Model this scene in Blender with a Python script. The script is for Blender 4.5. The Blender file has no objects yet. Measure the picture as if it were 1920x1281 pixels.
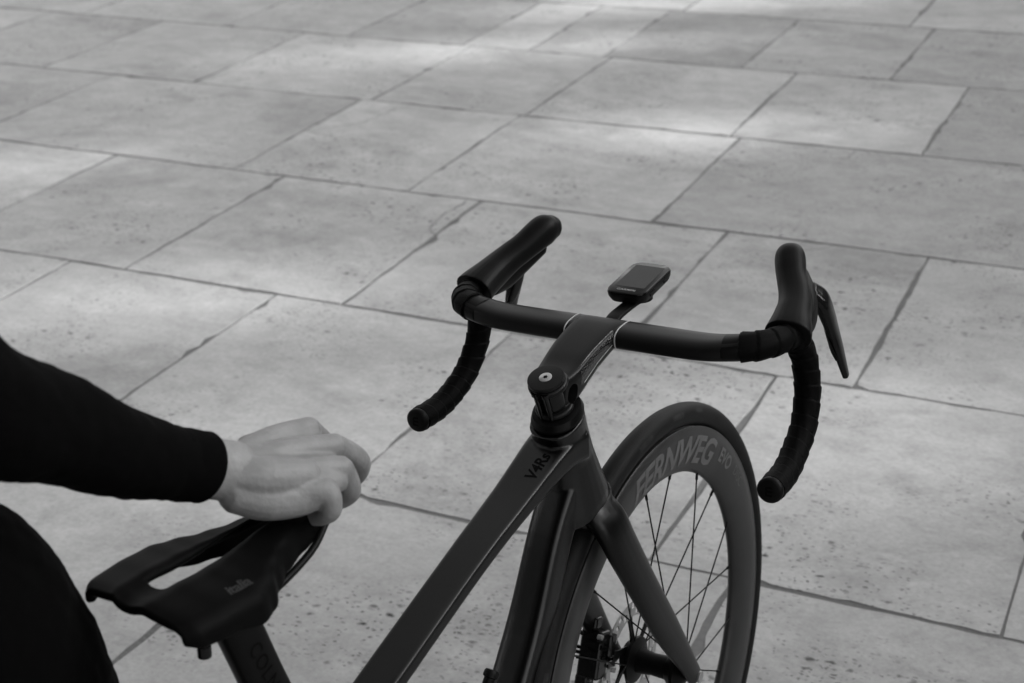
import bpy, bmesh, math, random
import numpy as np
from mathutils import Vector, Matrix
from mathutils.bvhtree import BVHTree
R = math.radians
random.seed(7); np.random.seed(7)
S = bpy.context.scene
COL = S.collection

# ------------------------------------------------------------------ camera
cam_d = bpy.data.cameras.new('camera'); cam = bpy.data.objects.new('camera', cam_d); COL.objects.link(cam)
FW = Vector((0.0, 0.90542996, -0.42449568)); RT = Vector((0.99910206, -0.01798514, -0.03836149)); UP = Vector((0.04236825, 0.42411451, 0.90461694))
mw = Matrix((RT, UP, -FW)).transposed().to_4x4(); mw.translation = Vector((0, 0, 1.5784718))
cam.matrix_world = mw
cam_d.sensor_width = 36.0; cam_d.lens = 2913.85 / 1920 * 36
cam_d.clip_start = 0.05; cam_d.clip_end = 400
cam_d.dof.use_dof = True; cam_d.dof.focus_distance = 1.72; cam_d.dof.aperture_fstop = 8.0
S.camera = cam
# ------------------------------------------------------------------ light
SUN_AZ = 90.0      # degrees, from +Y towards +X, the side the sun stands on
SUN_EL = 20.0
w = bpy.data.worlds.new('World'); S.world = w; w.use_nodes = True
nt = w.node_tree; nt.nodes.clear()
sky = nt.nodes.new('ShaderNodeTexSky'); sky.sky_type = 'NISHITA'; sky.sun_disc = False
sky.sun_elevation = R(SUN_EL); sky.sun_rotation = R(SUN_AZ); sky.air_density = 1.0; sky.dust_density = 3.0
bw = nt.nodes.new('ShaderNodeRGBToBW'); bg = nt.nodes.new('ShaderNodeBackground'); bg.inputs[1].default_value = 0.13
wo = nt.nodes.new('ShaderNodeOutputWorld')
nt.links.new(sky.outputs[0], bw.inputs[0]); nt.links.new(bw.outputs[0], bg.inputs[0]); nt.links.new(bg.outputs[0], wo.inputs[0])
sd = bpy.data.lights.new('sun', 'SUN'); sd.energy = 1.9; sd.angle = R(2.2); sd.color = (1, 1, 1)
sun = bpy.data.objects.new('sun', sd); COL.objects.link(sun)
sv = Vector((math.sin(R(SUN_AZ)) * math.cos(R(SUN_EL)), math.cos(R(SUN_AZ)) * math.cos(R(SUN_EL)), math.sin(R(SUN_EL))))
sun.rotation_euler = sv.to_track_quat('Z', 'Y').to_euler(); sun.location = sv * 20
S.view_settings.view_transform = 'Standard'; S.view_settings.look = 'None'; S.view_settings.gamma = 1
S.view_settings.use_curve_mapping = False; S.view_settings.exposure = 1.9
S.render.engine = 'CYCLES'; S.cycles.max_bounces = 6

# ------------------------------------------------------------------ materials
def mat(name, base, rough=0.5, metal=0.0, coat=0.0, spec=0.5, bump=0.0, bscale=200.0, var=0.0, vscale=30.0, sheen=0.0, sss=0.0):
    m = bpy.data.materials.new(name); m.use_nodes = True
    t = m.node_tree; b = t.nodes['Principled BSDF']
    b.inputs['Base Color'].default_value = (base, base, base, 1); b.inputs['Roughness'].default_value = rough
    b.inputs['Metallic'].default_value = metal; b.inputs['Coat Weight'].default_value = coat; b.inputs['Coat Roughness'].default_value = 0.08
    b.inputs['Specular IOR Level'].default_value = spec; b.inputs['Sheen Weight'].default_value = sheen
    if sss:
        b.inputs['Subsurface Weight'].default_value = sss; b.inputs['Subsurface Radius'].default_value = (.012, .012, .012); b.inputs['Subsurface Scale'].default_value = 0.5
    tc = t.nodes.new('ShaderNodeTexCoord')
    if bump:
        n = t.nodes.new('ShaderNodeTexNoise'); n.inputs['Scale'].default_value = bscale; n.inputs['Detail'].default_value = 3
        bp = t.nodes.new('ShaderNodeBump'); bp.inputs['Strength'].default_value = bump; bp.inputs['Distance'].default_value = 0.001
        t.links.new(tc.outputs['Object'], n.inputs['Vector']); t.links.new(n.outputs['Fac'], bp.inputs['Height']); t.links.new(bp.outputs[0], b.inputs['Normal'])
    if var:
        n = t.nodes.new('ShaderNodeTexNoise'); n.inputs['Scale'].default_value = vscale; n.inputs['Detail'].default_value = 5
        r = t.nodes.new('ShaderNodeMapRange'); r.inputs[1].default_value = .3; r.inputs[2].default_value = .7
        r.inputs[3].default_value = base * (1 - var); r.inputs[4].default_value = base * (1 + var)
        t.links.new(tc.outputs['Object'], n.inputs['Vector']); t.links.new(n.outputs['Fac'], r.inputs[0]); t.links.new(r.outputs[0], b.inputs['Base Color'])
    return m
M = dict(
    frame=mat('matte_metallic_grey_paint', .046, .28, metal=1.0, spec=.3, bump=.12, bscale=1600, var=.12, vscale=1800),
    carbon=mat('satin_carbon', .003, .34, spec=.09, bump=.05, bscale=1200),
    stem=mat('satin_black_stem', .006, .34, spec=.17, bump=.06, bscale=1500),
    gloss=mat('gloss_black', .003, .13, spec=.28),
    rubber=mat('hood_rubber', .003, .42, spec=.10, bump=.15, bscale=900, var=.12, vscale=60),
    tape=mat('bar_tape', .0015, .55, spec=.045, bump=.35, bscale=1300),
    black=mat('black_plastic', .003, .45, spec=.12),
    tyre=mat('tyre_rubber', .006, .55, spec=.13, bump=.25, bscale=500, var=.25, vscale=40),
    rim=mat('rim_carbon', .026, .36, spec=.18, bump=.04, bscale=300, var=.16, vscale=25),
    decal=mat('rim_decal', .072, .42, var=.15, vscale=60),
    decal_dim=mat('rim_decal_dim', .055, .42),
    dark_decal=mat('dark_decal', .002, .5, spec=.05),
    white=mat('white_line', .4, .4),
    silver=mat('bright_steel', .45, .28, metal=.9),
    steel=mat('rotor_steel', .45, .35, metal=.8),
    saddle=mat('saddle_cover', .002, .55, spec=.045, bump=.15, bscale=700),
    cloth=mat('black_lycra', .0012, .9, bump=.25, bscale=900, spec=.04),
    skin=mat('skin', .17, .5, bump=.8, bscale=170, var=.16, vscale=45, sss=.12),
    screen=mat('display_glass', .014, .16, spec=.18, var=.15, vscale=40),
    bezel=mat('display_bezel', .003, .18, spec=.3),
    logo=mat('pale_print', .28, .5),
    hair=mat('dark_hair', .02, .6),
)
def weave():
    m = bpy.data.materials.new('glossy_carbon_weave'); m.use_nodes = True
    t = m.node_tree; b = t.nodes['Principled BSDF']; b.inputs['Roughness'].default_value = .22; b.inputs['Coat Weight'].default_value = .15; b.inputs['Specular IOR Level'].default_value = .3
    tc = t.nodes.new('ShaderNodeTexCoord'); mp = t.nodes.new('ShaderNodeMapping'); mp.inputs['Rotation'].default_value = (0, R(45), 0)
    ck = t.nodes.new('ShaderNodeTexChecker'); ck.inputs['Scale'].default_value = 420; ck.inputs[1].default_value = (.004, .004, .004, 1); ck.inputs[2].default_value = (.05, .05, .05, 1)
    no = t.nodes.new('ShaderNodeTexVoronoi'); no.inputs['Scale'].default_value = 500
    mx = t.nodes.new('ShaderNodeMixRGB'); mx.blend_type = 'MULTIPLY'; mx.inputs[0].default_value = .8
    bp = t.nodes.new('ShaderNodeBump'); bp.inputs['Strength'].default_value = .5; bp.inputs['Distance'].default_value = .0008
    L = t.links.new
    L(tc.outputs['Object'], mp.inputs[0]); L(mp.outputs[0], ck.inputs[0]); L(tc.outputs['Object'], no.inputs['Vector'])
    L(ck.outputs[0], mx.inputs[1]); L(no.outputs['Distance'], mx.inputs[2]); L(mx.outputs[0], b.inputs['Base Color'])
    L(no.outputs['Distance'], bp.inputs['Height']); L(bp.outputs[0], b.inputs['Normal'])
    return m
M['weave'] = weave()

def stone(name, lo, hi, mortar=False):
    m = bpy.data.materials.new(name); m.use_nodes = True
    t = m.node_tree; b = t.nodes['Principled BSDF']; L = t.links.new
    def N(k, **kw):
        n = t.nodes.new(k)
        for a, v in kw.items(): n.inputs[a].default_value = v
        return n
    geo = N('ShaderNodeNewGeometry'); oi = N('ShaderNodeObjectInfo')
    mp = N('ShaderNodeMapping'); mp.inputs['Rotation'].default_value = (0, 0, R(26))   # along the courses
    L(geo.outputs['Position'], mp.inputs[0])
    add = N('ShaderNodeVectorMath'); add.operation = 'ADD'
    sc = N('ShaderNodeVectorMath'); sc.operation = 'SCALE'; sc.inputs[3].default_value = 37.0
    L(oi.outputs['Random'], sc.inputs[0]); L(mp.outputs[0], add.inputs[0]); L(sc.outputs[0], add.inputs[1])
    st = N('ShaderNodeVectorMath'); st.operation = 'MULTIPLY'; st.inputs[1].default_value = (1.0, 1.45, 1.0); L(add.outputs[0], st.inputs[0])
    def noise(vec, scale, det, rough=.55, dist=0.):
        n = N('ShaderNodeTexNoise', Scale=scale, Detail=det, Roughness=rough, Distortion=dist); L(vec.outputs[0], n.inputs['Vector']); return n
    def rng(src, a, b_, c, d):
        r = N('ShaderNodeMapRange'); r.inputs[1].default_value = a; r.inputs[2].default_value = b_; r.inputs[3].default_value = c; r.inputs[4].default_value = d
        L(src, r.inputs[0]); return r.outputs[0]
    def mul(a, b_):
        q = N('ShaderNodeMath'); q.operation = 'MULTIPLY'
        for i, s in enumerate((a, b_)):
            if isinstance(s, float): q.inputs[i].default_value = s
            else: L(s, q.inputs[i])
        return q.outputs[0]
    def mx(a, b_, op):
        q = N('ShaderNodeMath'); q.operation = op; 
        for i, s in enumerate((a, b_)):
            if isinstance(s, float): q.inputs[i].default_value = s
            else: L(s, q.inputs[i])
        return q.outputs[0]
    big = noise(st, 1.6, 4)            # cloudy tone
    mid = noise(st, 9.0, 8, .72, .35)   # blotches
    fine = noise(add, 95.0, 4, .7)     # grain
    vein = noise(st, 3.2, 3, .5, 1.6)
    # pits: small dark holes, gathered in drifts, and drawn out along the bedding
    pv = N('ShaderNodeVectorMath'); pv.operation = 'MULTIPLY'; pv.inputs[1].default_value = (1.0, 1.5, 1.0); L(add.outputs[0], pv.inputs[0])
    pw = N('ShaderNodeMixRGB'); pw.inputs[0].default_value = .02; wn = noise(add, 55.0, 2)
    L(pv.outputs[0], pw.inputs[1]); L(wn.outputs['Color'], pw.inputs[2])
    v1 = N('ShaderNodeTexVoronoi', Scale=30.0, Randomness=1.0); L(pw.outputs[0], v1.inputs['Vector'])
    v2 = N('ShaderNodeTexVoronoi', Scale=85.0, Randomness=1.0); L(pw.outputs[0], v2.inputs['Vector'])
    v3 = N('ShaderNodeTexVoronoi', Scale=11.0, Randomness=1.0); L(pw.outputs[0], v3.inputs['Vector'])
    drift = noise(st, 2.3, 3, .6)
    def bwc(v):
        q = N('ShaderNodeSeparateColor'); L(v.outputs['Color'], q.inputs[0]); return q.outputs[0]
    p1 = mul(rng(v1.outputs['Distance'], .10, .30, 1, 0), mul(rng(bwc(v1), .52, .72, 0, 1), rng(drift.outputs['Fac'], .48, .62, .03, 1)))
    p2 = mul(rng(v2.outputs['Distance'], .14, .42, 1, 0), mul(rng(bwc(v2), .50, .72, 0, 1), rng(drift.outputs['Fac'], .44, .62, .08, 1)))
    p3 = mul(rng(v3.outputs['Distance'], .05, .16, 1, 0), rng(bwc(v3), .80, .90, 0, 1))
    pits = mx(mx(mul(p1, .95), mul(p2, .70), 'MAXIMUM'), mul(p3, .42), 'MAXIMUM')
    tone = mul(rng(big.outputs['Fac'], .25, .75, .90, 1.08), rng(mid.outputs['Fac'], .30, .70, .80, 1.12))
    tone = mul(tone, rng(fine.outputs['Fac'], .25, .75, .84, 1.14))
    tone = mul(tone, rng(vein.outputs['Fac'], .40, .62, 1.02, .95))
    tone = mul(tone, rng(oi.outputs['Random'], 0, 1, lo, hi))
    if not mortar:
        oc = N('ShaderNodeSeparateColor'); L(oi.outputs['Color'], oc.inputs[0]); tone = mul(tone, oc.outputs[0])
        grime = noise(st, 1.1, 6, .7, .8); tone = mul(tone, rng(grime.outputs['Fac'], .50, .72, 1.0, .66))
    dark = N('ShaderNodeMath'); dark.operation = 'SUBTRACT'; dark.inputs[0].default_value = 1.0; L(pits, dark.inputs[1])
    if mortar: tone = mul(tone, 1.0)
    else: tone = mul(tone, dark.outputs[0])
    L(tone, b.inputs['Base Color']); b.inputs['Roughness'].default_value = .62; b.inputs['Specular IOR Level'].default_value = .35
    h = mx(rng(mid.outputs['Fac'], 0, 1, 0, .6), mx(mul(fine.outputs['Fac'], .35), mul(pits, -1.6), 'ADD'), 'ADD')
    bp = N('ShaderNodeBump'); bp.inputs['Strength'].default_value = .45; bp.inputs['Distance'].default_value = .0015
    L(h, bp.inputs['Height']); L(bp.outputs[0], b.inputs['Normal'])
    return m
M['stone'] = stone('limestone', .40, .44)
M['mortar'] = stone('joint_mortar', .125, .135, True)

# ------------------------------------------------------------------ helpers
def props(o, label=None, cat=None, group=None, kind=None):
    for k, v in (('label', label), ('category', cat), ('group', group), ('kind', kind)):
        if v: o[k] = v
    return o
def mesh_obj(name, vs, fs, m, parent=None, smooth=True, sharp=None):
    me = bpy.data.meshes.new(name); me.from_pydata([tuple(v) for v in vs], [], fs); me.validate(); me.update()
    bm = bmesh.new(); bm.from_mesh(me); bmesh.ops.recalc_face_normals(bm, faces=bm.faces); bm.to_mesh(me); bm.free()
    if smooth:
        me.polygons.foreach_set('use_smooth', [True] * len(me.polygons))
        if sharp is not None: me.set_sharp_from_angle(angle=R(sharp))
    if m: me.materials.append(m if not isinstance(m, str) else M[m])
    o = bpy.data.objects.new(name, me); COL.objects.link(o)
    if parent: o.parent = parent
    return o
def empty(name, parent=None):
    o = bpy.data.objects.new(name, None); COL.objects.link(o); o.empty_display_size = .1
    if parent: o.parent = parent
    return o
class G:
    """gathers closed shapes in one list of vertices and faces"""
    def __init__(s): s.v = []; s.f = []
    def add(s, vs, fs):
        k = len(s.v); s.v += [tuple(map(float, q)) for q in vs]; s.f += [[i + k for i in f] for f in fs]; return s
    def loft(s, secs, cap=True, closed=False):
        n = len(secs[0]); k = len(s.v)
        for q in secs: s.v += [tuple(map(float, p)) for p in q]
        m_ = len(secs)
        for i in range(m_ if closed else m_ - 1):
            a = k + i * n; b = k + ((i + 1) % m_) * n
            for j in range(n):
                s.f.append([a + j, a + (j + 1) % n, b + (j + 1) % n, b + j])
        if cap and not closed:
            s.f.append([k + j for j in range(n)][::-1]); s.f.append([k + (m_ - 1) * n + j for j in range(n)])
        return s
    def box(s, c, sx, sy, sz, rot=None):
        c = np.array(c, float); vs = []
        for x in (-1, 1):
            for y in (-1, 1):
                for z in (-1, 1):
                    p = np.array((x * sx / 2, y * sy / 2, z * sz / 2))
                    if rot is not None: p = rot @ p
                    vs.append(c + p)
        return s.add(vs, [[0, 1, 3, 2], [4, 6, 7, 5], [0, 4, 5, 1], [2, 3, 7, 6], [0, 2, 6, 4], [1, 5, 7, 3]])
def unit(v): v = np.array(v, float); return v / np.linalg.norm(v)
def crom(P, n):
    """Catmull-Rom through rows of P (any width), n samples per segment"""
    P = np.array(P, float); Q = np.vstack([2 * P[0] - P[1], P, 2 * P[-1] - P[-2]]); out = []
    for i in range(1, len(Q) - 2):
        for k in range(n):
            t = k / n
            out.append(.5 * ((2 * Q[i]) + (-Q[i-1] + Q[i+1]) * t + (2*Q[i-1] - 5*Q[i] + 4*Q[i+1] - Q[i+2]) * t*t + (-Q[i-1] + 3*Q[i] - 3*Q[i+1] + Q[i+2]) * t**3))
    out.append(Q[-2]); return np.array(out)
def ring(c, a, b, ra, rb, n=20, e=2.0):
    """superellipse ring of half widths ra, rb along unit vectors a, b"""
    out = []
    for k in range(n):
        t = 2 * math.pi * (k + .5) / n; ct, st_ = math.cos(t), math.sin(t)
        x = math.copysign(abs(ct) ** (2 / e), ct); y = math.copysign(abs(st_) ** (2 / e), st_)
        out.append(np.array(c) + np.array(a) * x * ra + np.array(b) * y * rb)
    return out
def sweep(g, rows, ref, n=20, e=2.0, seg=6, dome=True, dome0=True):
    """rows: x y z ra rb; ra is measured along ref made square to the path, rb along the third axis"""
    P = crom(rows, seg) if seg > 1 else np.array(rows, float); ref = np.array(ref, float); secs = []
    m_ = len(P)
    for i in range(m_):
        d = unit(P[min(i + 1, m_ - 1)][:3] - P[max(i - 1, 0)][:3])
        a = unit(ref - d * (ref @ d)); b = np.cross(d, a)
        if dome and dome0 and i == 0:
            for k in (.12, .5, .86): 
                q = math.sqrt(1 - (1 - k) ** 2) if False else math.sin(k * math.pi / 2)
                off = (1 - math.cos((1 - k) * math.pi / 2)) 
                secs.append(ring(P[i][:3] - d * min(P[i][3], P[i][4]) * .8 * math.cos(k * math.pi / 2), a, b, P[i][3] * q, P[i][4] * q, n, e))
        secs.append(ring(P[i][:3], a, b, P[i][3], P[i][4], n, e))
        if dome and i == m_ - 1:
            for k in (.86, .5, .12):
                q = math.sin(k * math.pi / 2)
                secs.append(ring(P[i][:3] + d * min(P[i][3], P[i][4]) * .8 * math.cos(k * math.pi / 2), a, b, P[i][3] * q, P[i][4] * q, n, e))
    return g.loft(secs)
def rod(g, p, q, r, n=10, r2=None):
    p, q = np.array(p, float), np.array(q, float); d = unit(q - p); ref = np.array((0, 0, 1.)) if abs(d[2]) < .9 else np.array((1., 0, 0))
    a = unit(ref - d * (ref @ d)); b = np.cross(d, a)
    return g.loft([ring(p, a, b, r, r, n), ring(q, a, b, r2 or r, r2 or r, n)])
def xf(g, f): g.v = [tuple(f(np.array(v))) for v in g.v]; return g
def make(name, g, m, parent=None, smooth=True, sharp=38): return mesh_obj(name, g.v, g.f, m, parent, smooth, sharp)
def fuse(name, g, m, parent, voxel, smooth=6, fac=.5, post=None):
    """joins overlapping closed shapes into one continuous skin"""
    o = mesh_obj(name, g.v, g.f, m, None, True)
    r = o.modifiers.new('r', 'REMESH'); r.mode = 'VOXEL'; r.voxel_size = voxel; r.use_smooth_shade = True
    s = o.modifiers.new('s', 'SMOOTH'); s.iterations = smooth; s.factor = fac
    if post: post(o)
    dg = bpy.context.evaluated_depsgraph_get(); me = bpy.data.meshes.new_from_object(o.evaluated_get(dg))
    me.name = name; old = o.data; o.modifiers.clear(); o.data = me; bpy.data.meshes.remove(old)
    me.polygons.foreach_set('use_smooth', [True] * len(me.polygons))
    if parent: o.parent = parent
    return o
def text_mesh(txt, size, shear=0.0, bold=0.0, spacing=1.0, xs=1.0, cut=0.0):
    """flat glyphs as (verts, faces), x to the right, y up, baseline at 0, starting at x = 0"""
    c = bpy.data.curves.new('t', 'FONT'); c.body = txt; c.size = size; c.shear = shear; c.offset = bold; c.space_character = spacing; c.resolution_u = 3
    o = bpy.data.objects.new('t', c); COL.objects.link(o); dg = bpy.context.evaluated_depsgraph_get(); dg.update()
    me = bpy.data.meshes.new_from_object(o.evaluated_get(dg)); bpy.data.objects.remove(o)
    bm = bmesh.new(); bm.from_mesh(me); bmesh.ops.triangulate(bm, faces=bm.faces)
    if cut:
        for _ in range(6):
            es = [e for e in bm.edges if e.calc_length() > cut]
            if not es: break
            bmesh.ops.subdivide_edges(bm, edges=es, cuts=1); bmesh.ops.triangulate(bm, faces=bm.faces)
    vs = [(v.co.x * xs, v.co.y) for v in bm.verts]; bm.verts.index_update(); fs = [[v.index for v in f.verts] for f in bm.faces]
    bm.free(); return vs, fs
def decal(name, vs3, fs, m, parent): return mesh_obj(name, vs3, fs, m, parent, False)
def onto(bvh, p, d, off=.0005):
    h = bvh.ray_cast(Vector(p), Vector(d))
    if h[0] is None: return None
    n = h[1]; n = n if n.dot(Vector(d)) < 0 else -n
    return h[0] + n * off
def bvh_of(o): return BVHTree.FromPolygons([v.co.copy() for v in o.data.vertices], [tuple(p.vertices) for p in o.data.polygons])

# ------------------------------------------------------------------ pavement
TU = np.array([0.89715638, -0.44171307, 0]); TV = np.array([0.44171307, 0.89715638, 0])
def gp(u, v, z): return TU * u + TV * v + np.array([0, 0, z])
pav = mesh_obj('pavement', [gp(-60, -60, -.0019), gp(60, -60, -.0019), gp(60, 60, -.0019), gp(-60, 60, -.0019)], [[0, 1, 2, 3]], 'mortar', smooth=False)
props(pav, kind='structure')
rows_v = [-2.6, -1.79, -.98, -.17, .64, 1.45, 2.258, 3.067, 3.880, 4.700, 5.505, 6.300, 7.09, 7.90, 8.71, 9.52, 10.33]
known = {5: [-2.83, -2.22, -1.577, -.688, .06], 6: [-2.86, -2.186, -1.508, -.850, -.227, .46], 7: [-3.34, -2.680, -1.990, -1.229, -.677, .06, .78], 8: [-4.0, -2.878, -2.246, -1.453, .12, .80],
         9: [-4.99, -4.36, -3.622, -2.84, -2.231, -1.490, -.869, -.20, .5], 10: [-5.6, -4.83, -4.04, -3.42, -2.88, -2.588, -2.268, -1.706, -1.150, -.45, .25], 11: [-5.2, -4.3, -3.66, -2.93, -2.222, -1.252, -.6, .1]}
rs = random.Random(3)
rowsU = []
for i in range(len(rows_v) - 1):
    k = list(known.get(i, []))
    if not k: k = [-1.0 + rs.random() * .6]
    while k[0] > -7.5: k.insert(0, k[0] - rs.uniform(.55, .95))
    while k[-1] < 4.5: k.append(k[-1] + rs.uniform(.55, .95))
    rowsU.append(k)
def wob(rng, n, amp):
    a = [0.0] * (n + 1)
    for f in (1, 2, 4, 7):
        ph = rng.random() * 6.28; am = amp * rng.random() / f ** .7
        for j in range(n + 1): a[j] += am * math.sin(ph + f * 6.28 * j / n)
    for j in range(n + 1):
        a[j] += rng.gauss(0, amp * .22)
        if rng.random() < .05: a[j] += amp * 3.2 * rng.random()     # a chipped spot
    return a
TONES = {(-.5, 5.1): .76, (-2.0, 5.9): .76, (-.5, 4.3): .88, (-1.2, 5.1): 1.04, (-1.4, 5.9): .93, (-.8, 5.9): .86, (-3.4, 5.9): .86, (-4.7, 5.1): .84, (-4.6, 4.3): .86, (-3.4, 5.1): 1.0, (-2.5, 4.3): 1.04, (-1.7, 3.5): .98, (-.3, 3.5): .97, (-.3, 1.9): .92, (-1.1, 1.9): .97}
def slab(u0, u1, v0, v1, name):
    rng = random.Random(int(u0 * 971 + v0 * 3571))
    n = 22; g = .0036 + rng.random() * .0026; amp = .0048
    base = []
    for (a, b, horiz, sgn) in (((u0, v0), (u1, v0), 1, 1), ((u1, v0), (u1, v1), 0, -1), ((u1, v1), (u0, v1), 1, -1), ((u0, v1), (u0, v0), 0, 1)):
        wv = wob(rng, n, amp)
        for j in range(n):
            t = j / n; u = a[0] + (b[0] - a[0]) * t; v = a[1] + (b[1] - a[1]) * t
            ins = g + max(-.0024, wv[j])
            if abs(a[0] - b[0]) < 1e-6 and abs(a[0] + .850) < .01: ins += .0025
            if horiz: v += sgn * ins; u += (g if t == 0 and sgn == 1 else (-g if t == 0 else 0))
            else: u += sgn * ins; v += (g if t == 0 and sgn == -1 else (-g if t == 0 else 0))
            base.append((u, v))
    cu, cv = (u0 + u1) / 2, (v0 + v1) / 2; dz = rng.uniform(-.0004, .0004); tx, ty = rng.uniform(-.0005, .0005), rng.uniform(-.0005, .0005)
    def z(u, v): return dz + tx * (u - cu) + ty * (v - cv)
    def shrink(p, k):
        du, dv = cu - p[0], cv - p[1]; l = math.hypot(du, dv); return p[0] + du / l * k, p[1] + dv / l * k
    vs = [gp(p[0], p[1], -.014) for p in base] + [gp(p[0], p[1], z(*p) - .0003) for p in base]
    top = [shrink(p, .0007) for p in base]; vs += [gp(p[0], p[1], z(*p)) for p in top]
    m_ = len(base); fs = []
    for j in range(m_):
        k = (j + 1) % m_
        fs.append([j, k, m_ + k, m_ + j]); fs.append([m_ + j, m_ + k, 2 * m_ + k, 2 * m_ + j])
    fs.append([2 * m_ + j for j in range(m_)])
    o = mesh_obj(name, vs, fs, 'stone', pav, False)
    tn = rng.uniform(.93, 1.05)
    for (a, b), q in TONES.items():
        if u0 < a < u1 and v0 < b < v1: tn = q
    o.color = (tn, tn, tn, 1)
    return o
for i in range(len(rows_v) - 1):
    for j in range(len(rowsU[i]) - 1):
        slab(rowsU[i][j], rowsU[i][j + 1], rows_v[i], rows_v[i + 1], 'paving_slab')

def crack(pts, w0, seed):
    rng = random.Random(seed); P_ = []
    for (u0, v0), (u1, v1) in zip(pts, pts[1:]):
        for k in range(8):
            t = k / 8; P_.append((u0 + (u1 - u0) * t + rng.gauss(0, .0025), v0 + (v1 - v0) * t + rng.gauss(0, .0025)))
    P_.append(pts[-1]); vs = []; fs = []
    for k, (u, v) in enumerate(P_):
        a = P_[max(k - 1, 0)]; b = P_[min(k + 1, len(P_) - 1)]; dx, dy = b[0] - a[0], b[1] - a[1]; l = math.hypot(dx, dy) + 1e-9
        h = w0 * (.35 + rng.random() * .8) * (1 - .6 * k / len(P_)) / 2; nx_, ny_ = -dy / l * h, dx / l * h
        vs += [gp(u + nx_, v + ny_, .0011), gp(u - nx_, v - ny_, .0011)]
        if k: q = 2 * k; fs.append([q - 2, q - 1, q + 1, q])
    mesh_obj('crack', vs, fs, 'mortar', pav, False)
for q, (pts, w0) in enumerate((([(-2.03, 3.86), (-2.045, 3.74), (-2.03, 3.62), (-1.992, 3.58)], .007), ([(-.93, 3.87), (-.97, 3.83), (-1.03, 3.80)], .004), ([(-2.70, 4.63), (-2.73, 4.45), (-2.88, 4.31), (-2.74, 4.27), (-2.60, 4.27)], .005),
        ([(-1.07, 4.68), (-1.072, 4.60), (-1.12, 4.585), (-1.25, 4.59)], .004))):
    crack(pts, w0, 40 + q)

# ------------------------------------------------------------------ bicycle frames of reference
RB = np.array([[0.60023, -0.79973, -0.01254], [0.79983, 0.60016, 0.00941], [0, -0.01567, 0.99988]])
TB = np.array([0.17338524, 1.63044439, 0.0])
def bikew(p): return TB + RB @ np.array(p, float)
AX = np.array([-0.31563046, 0., 0.94888219]); P0 = np.array([-0.04259997, 0., 0.32918179]); RW = 0.34335
STEER = R(5.916)
K = np.array([[0, -AX[2], AX[1]], [AX[2], 0, -AX[0]], [-AX[1], AX[0], 0]])
RS = np.eye(3) + math.sin(STEER) * K + (1 - math.cos(STEER)) * K @ K
def ST(p): return RS @ (np.array(p, float) - P0) + P0          # turns with the handlebar
def axp(t): return P0 + AX * t
BAR = axp(.519) + .1188 * np.array([math.cos(R(13.7397)), 0, math.sin(R(13.7397))])
def SB(p): return ST(BAR + np.array(p, float))                 # measured from the middle of the handlebar
bike = empty('bicycle')
bm_ = Matrix([list(RB[i]) + [TB[i]] for i in range(3)] + [[0, 0, 0, 1]]); bike.matrix_world = bm_
props(bike, 'matte dark grey racing bicycle with drop handlebar and deep carbon front rim', 'bicycle')
Y = np.array((0., 1., 0.))

# ------------------------------------------------------------------ frame
g = G()
tt = [(-.178, .000, .758, .030, .018), (-.21, .001, .7560, .0280, .0150), (-.28, .0018, .7320, .0240, .0105), (-.37, .002, .6995, .0222, .0095), (-.515, .002, .640, .0222, .0095), (-.612, .001, .601, .020, .012)]
sweep(g, tt, Y, 28, 7, 5, False)
dt = [(-.182, 0, .714, .0225, .018), (-.219, .001, .655, .0220, .0185), (-.272, .001, .552, .0235, .0185), (-.350, 0, .445, .025, .020), (-.515, 0, .272, .03, .022)]
sweep(g, dt, Y, 32, 5, 6, False)
ht = []
for t, hy, f, b in ((.3630, .0335, .031, .054), (.375, .0335, .032, .052), (.40, .0300, .030, .041), (.43, .0265, .029, .033), (.46, .027, .029, .032), (.487, .0285, .030, .033)):
    c = axp(t); fx = unit(np.cross(Y, AX)); fx = fx if fx[0] > 0 else -fx
    c = c + fx * (f - b) / 2; ht.append(ring(c, fx, Y, (f + b) / 2, hy, 28, 2.3))
g.loft(ht)
sweep(g, [(-.646, 0, .705, .0125, .019), (-.617, 0, .60, .0135, .021), (-.57, 0, .44, .0165, .021), (-.52, 0, .285, .022, .021)], Y, 20, 3, 4, False)
rod(g, (-.515, .043, .272), (-.515, -.043, .272), .024, 24)
for s_ in (1, -1):
    sweep(g, [(-.515, .03 * s_, .275, .009, .014), (-.65, .05 * s_, .30, .008, .013), (-.93, .066 * s_, .343, .006, .012)], Y, 14, 3, 4)
    sweep(g, [(-.588, .012 * s_, .50, .007, .011), (-.66, .045 * s_, .455, .007, .010), (-.93, .066 * s_, .35, .006, .010)], Y, 14, 3, 4)
frame = fuse('frame', g, M['frame'], bike, .0016, 3, .5)
fb = bvh_of(frame)
# model lettering on the top tube, read from the right side of the bicycle towards the head
vs, fs = text_mesh('V4Rs', .0210, shear=.15, bold=.0005, xs=.82, cut=.004)
tw = max(v[0] for v in vs); out = []; ok = True
d_t = unit(np.array((.33, 0, .135))); n_t = unit(np.cross(d_t, -Y)); n_t = n_t if n_t[2] > 0 else -n_t
org = np.array((-.264, -.0135, .752))
for x, y in vs:
    p = org + d_t * (x) + Y * (y * .92 - .0) + n_t * .05
    h = onto(fb, p, -n_t, .0004); out.append(h if h else p)
decal('model_lettering', out, fs, 'dark_decal', frame)
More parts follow.
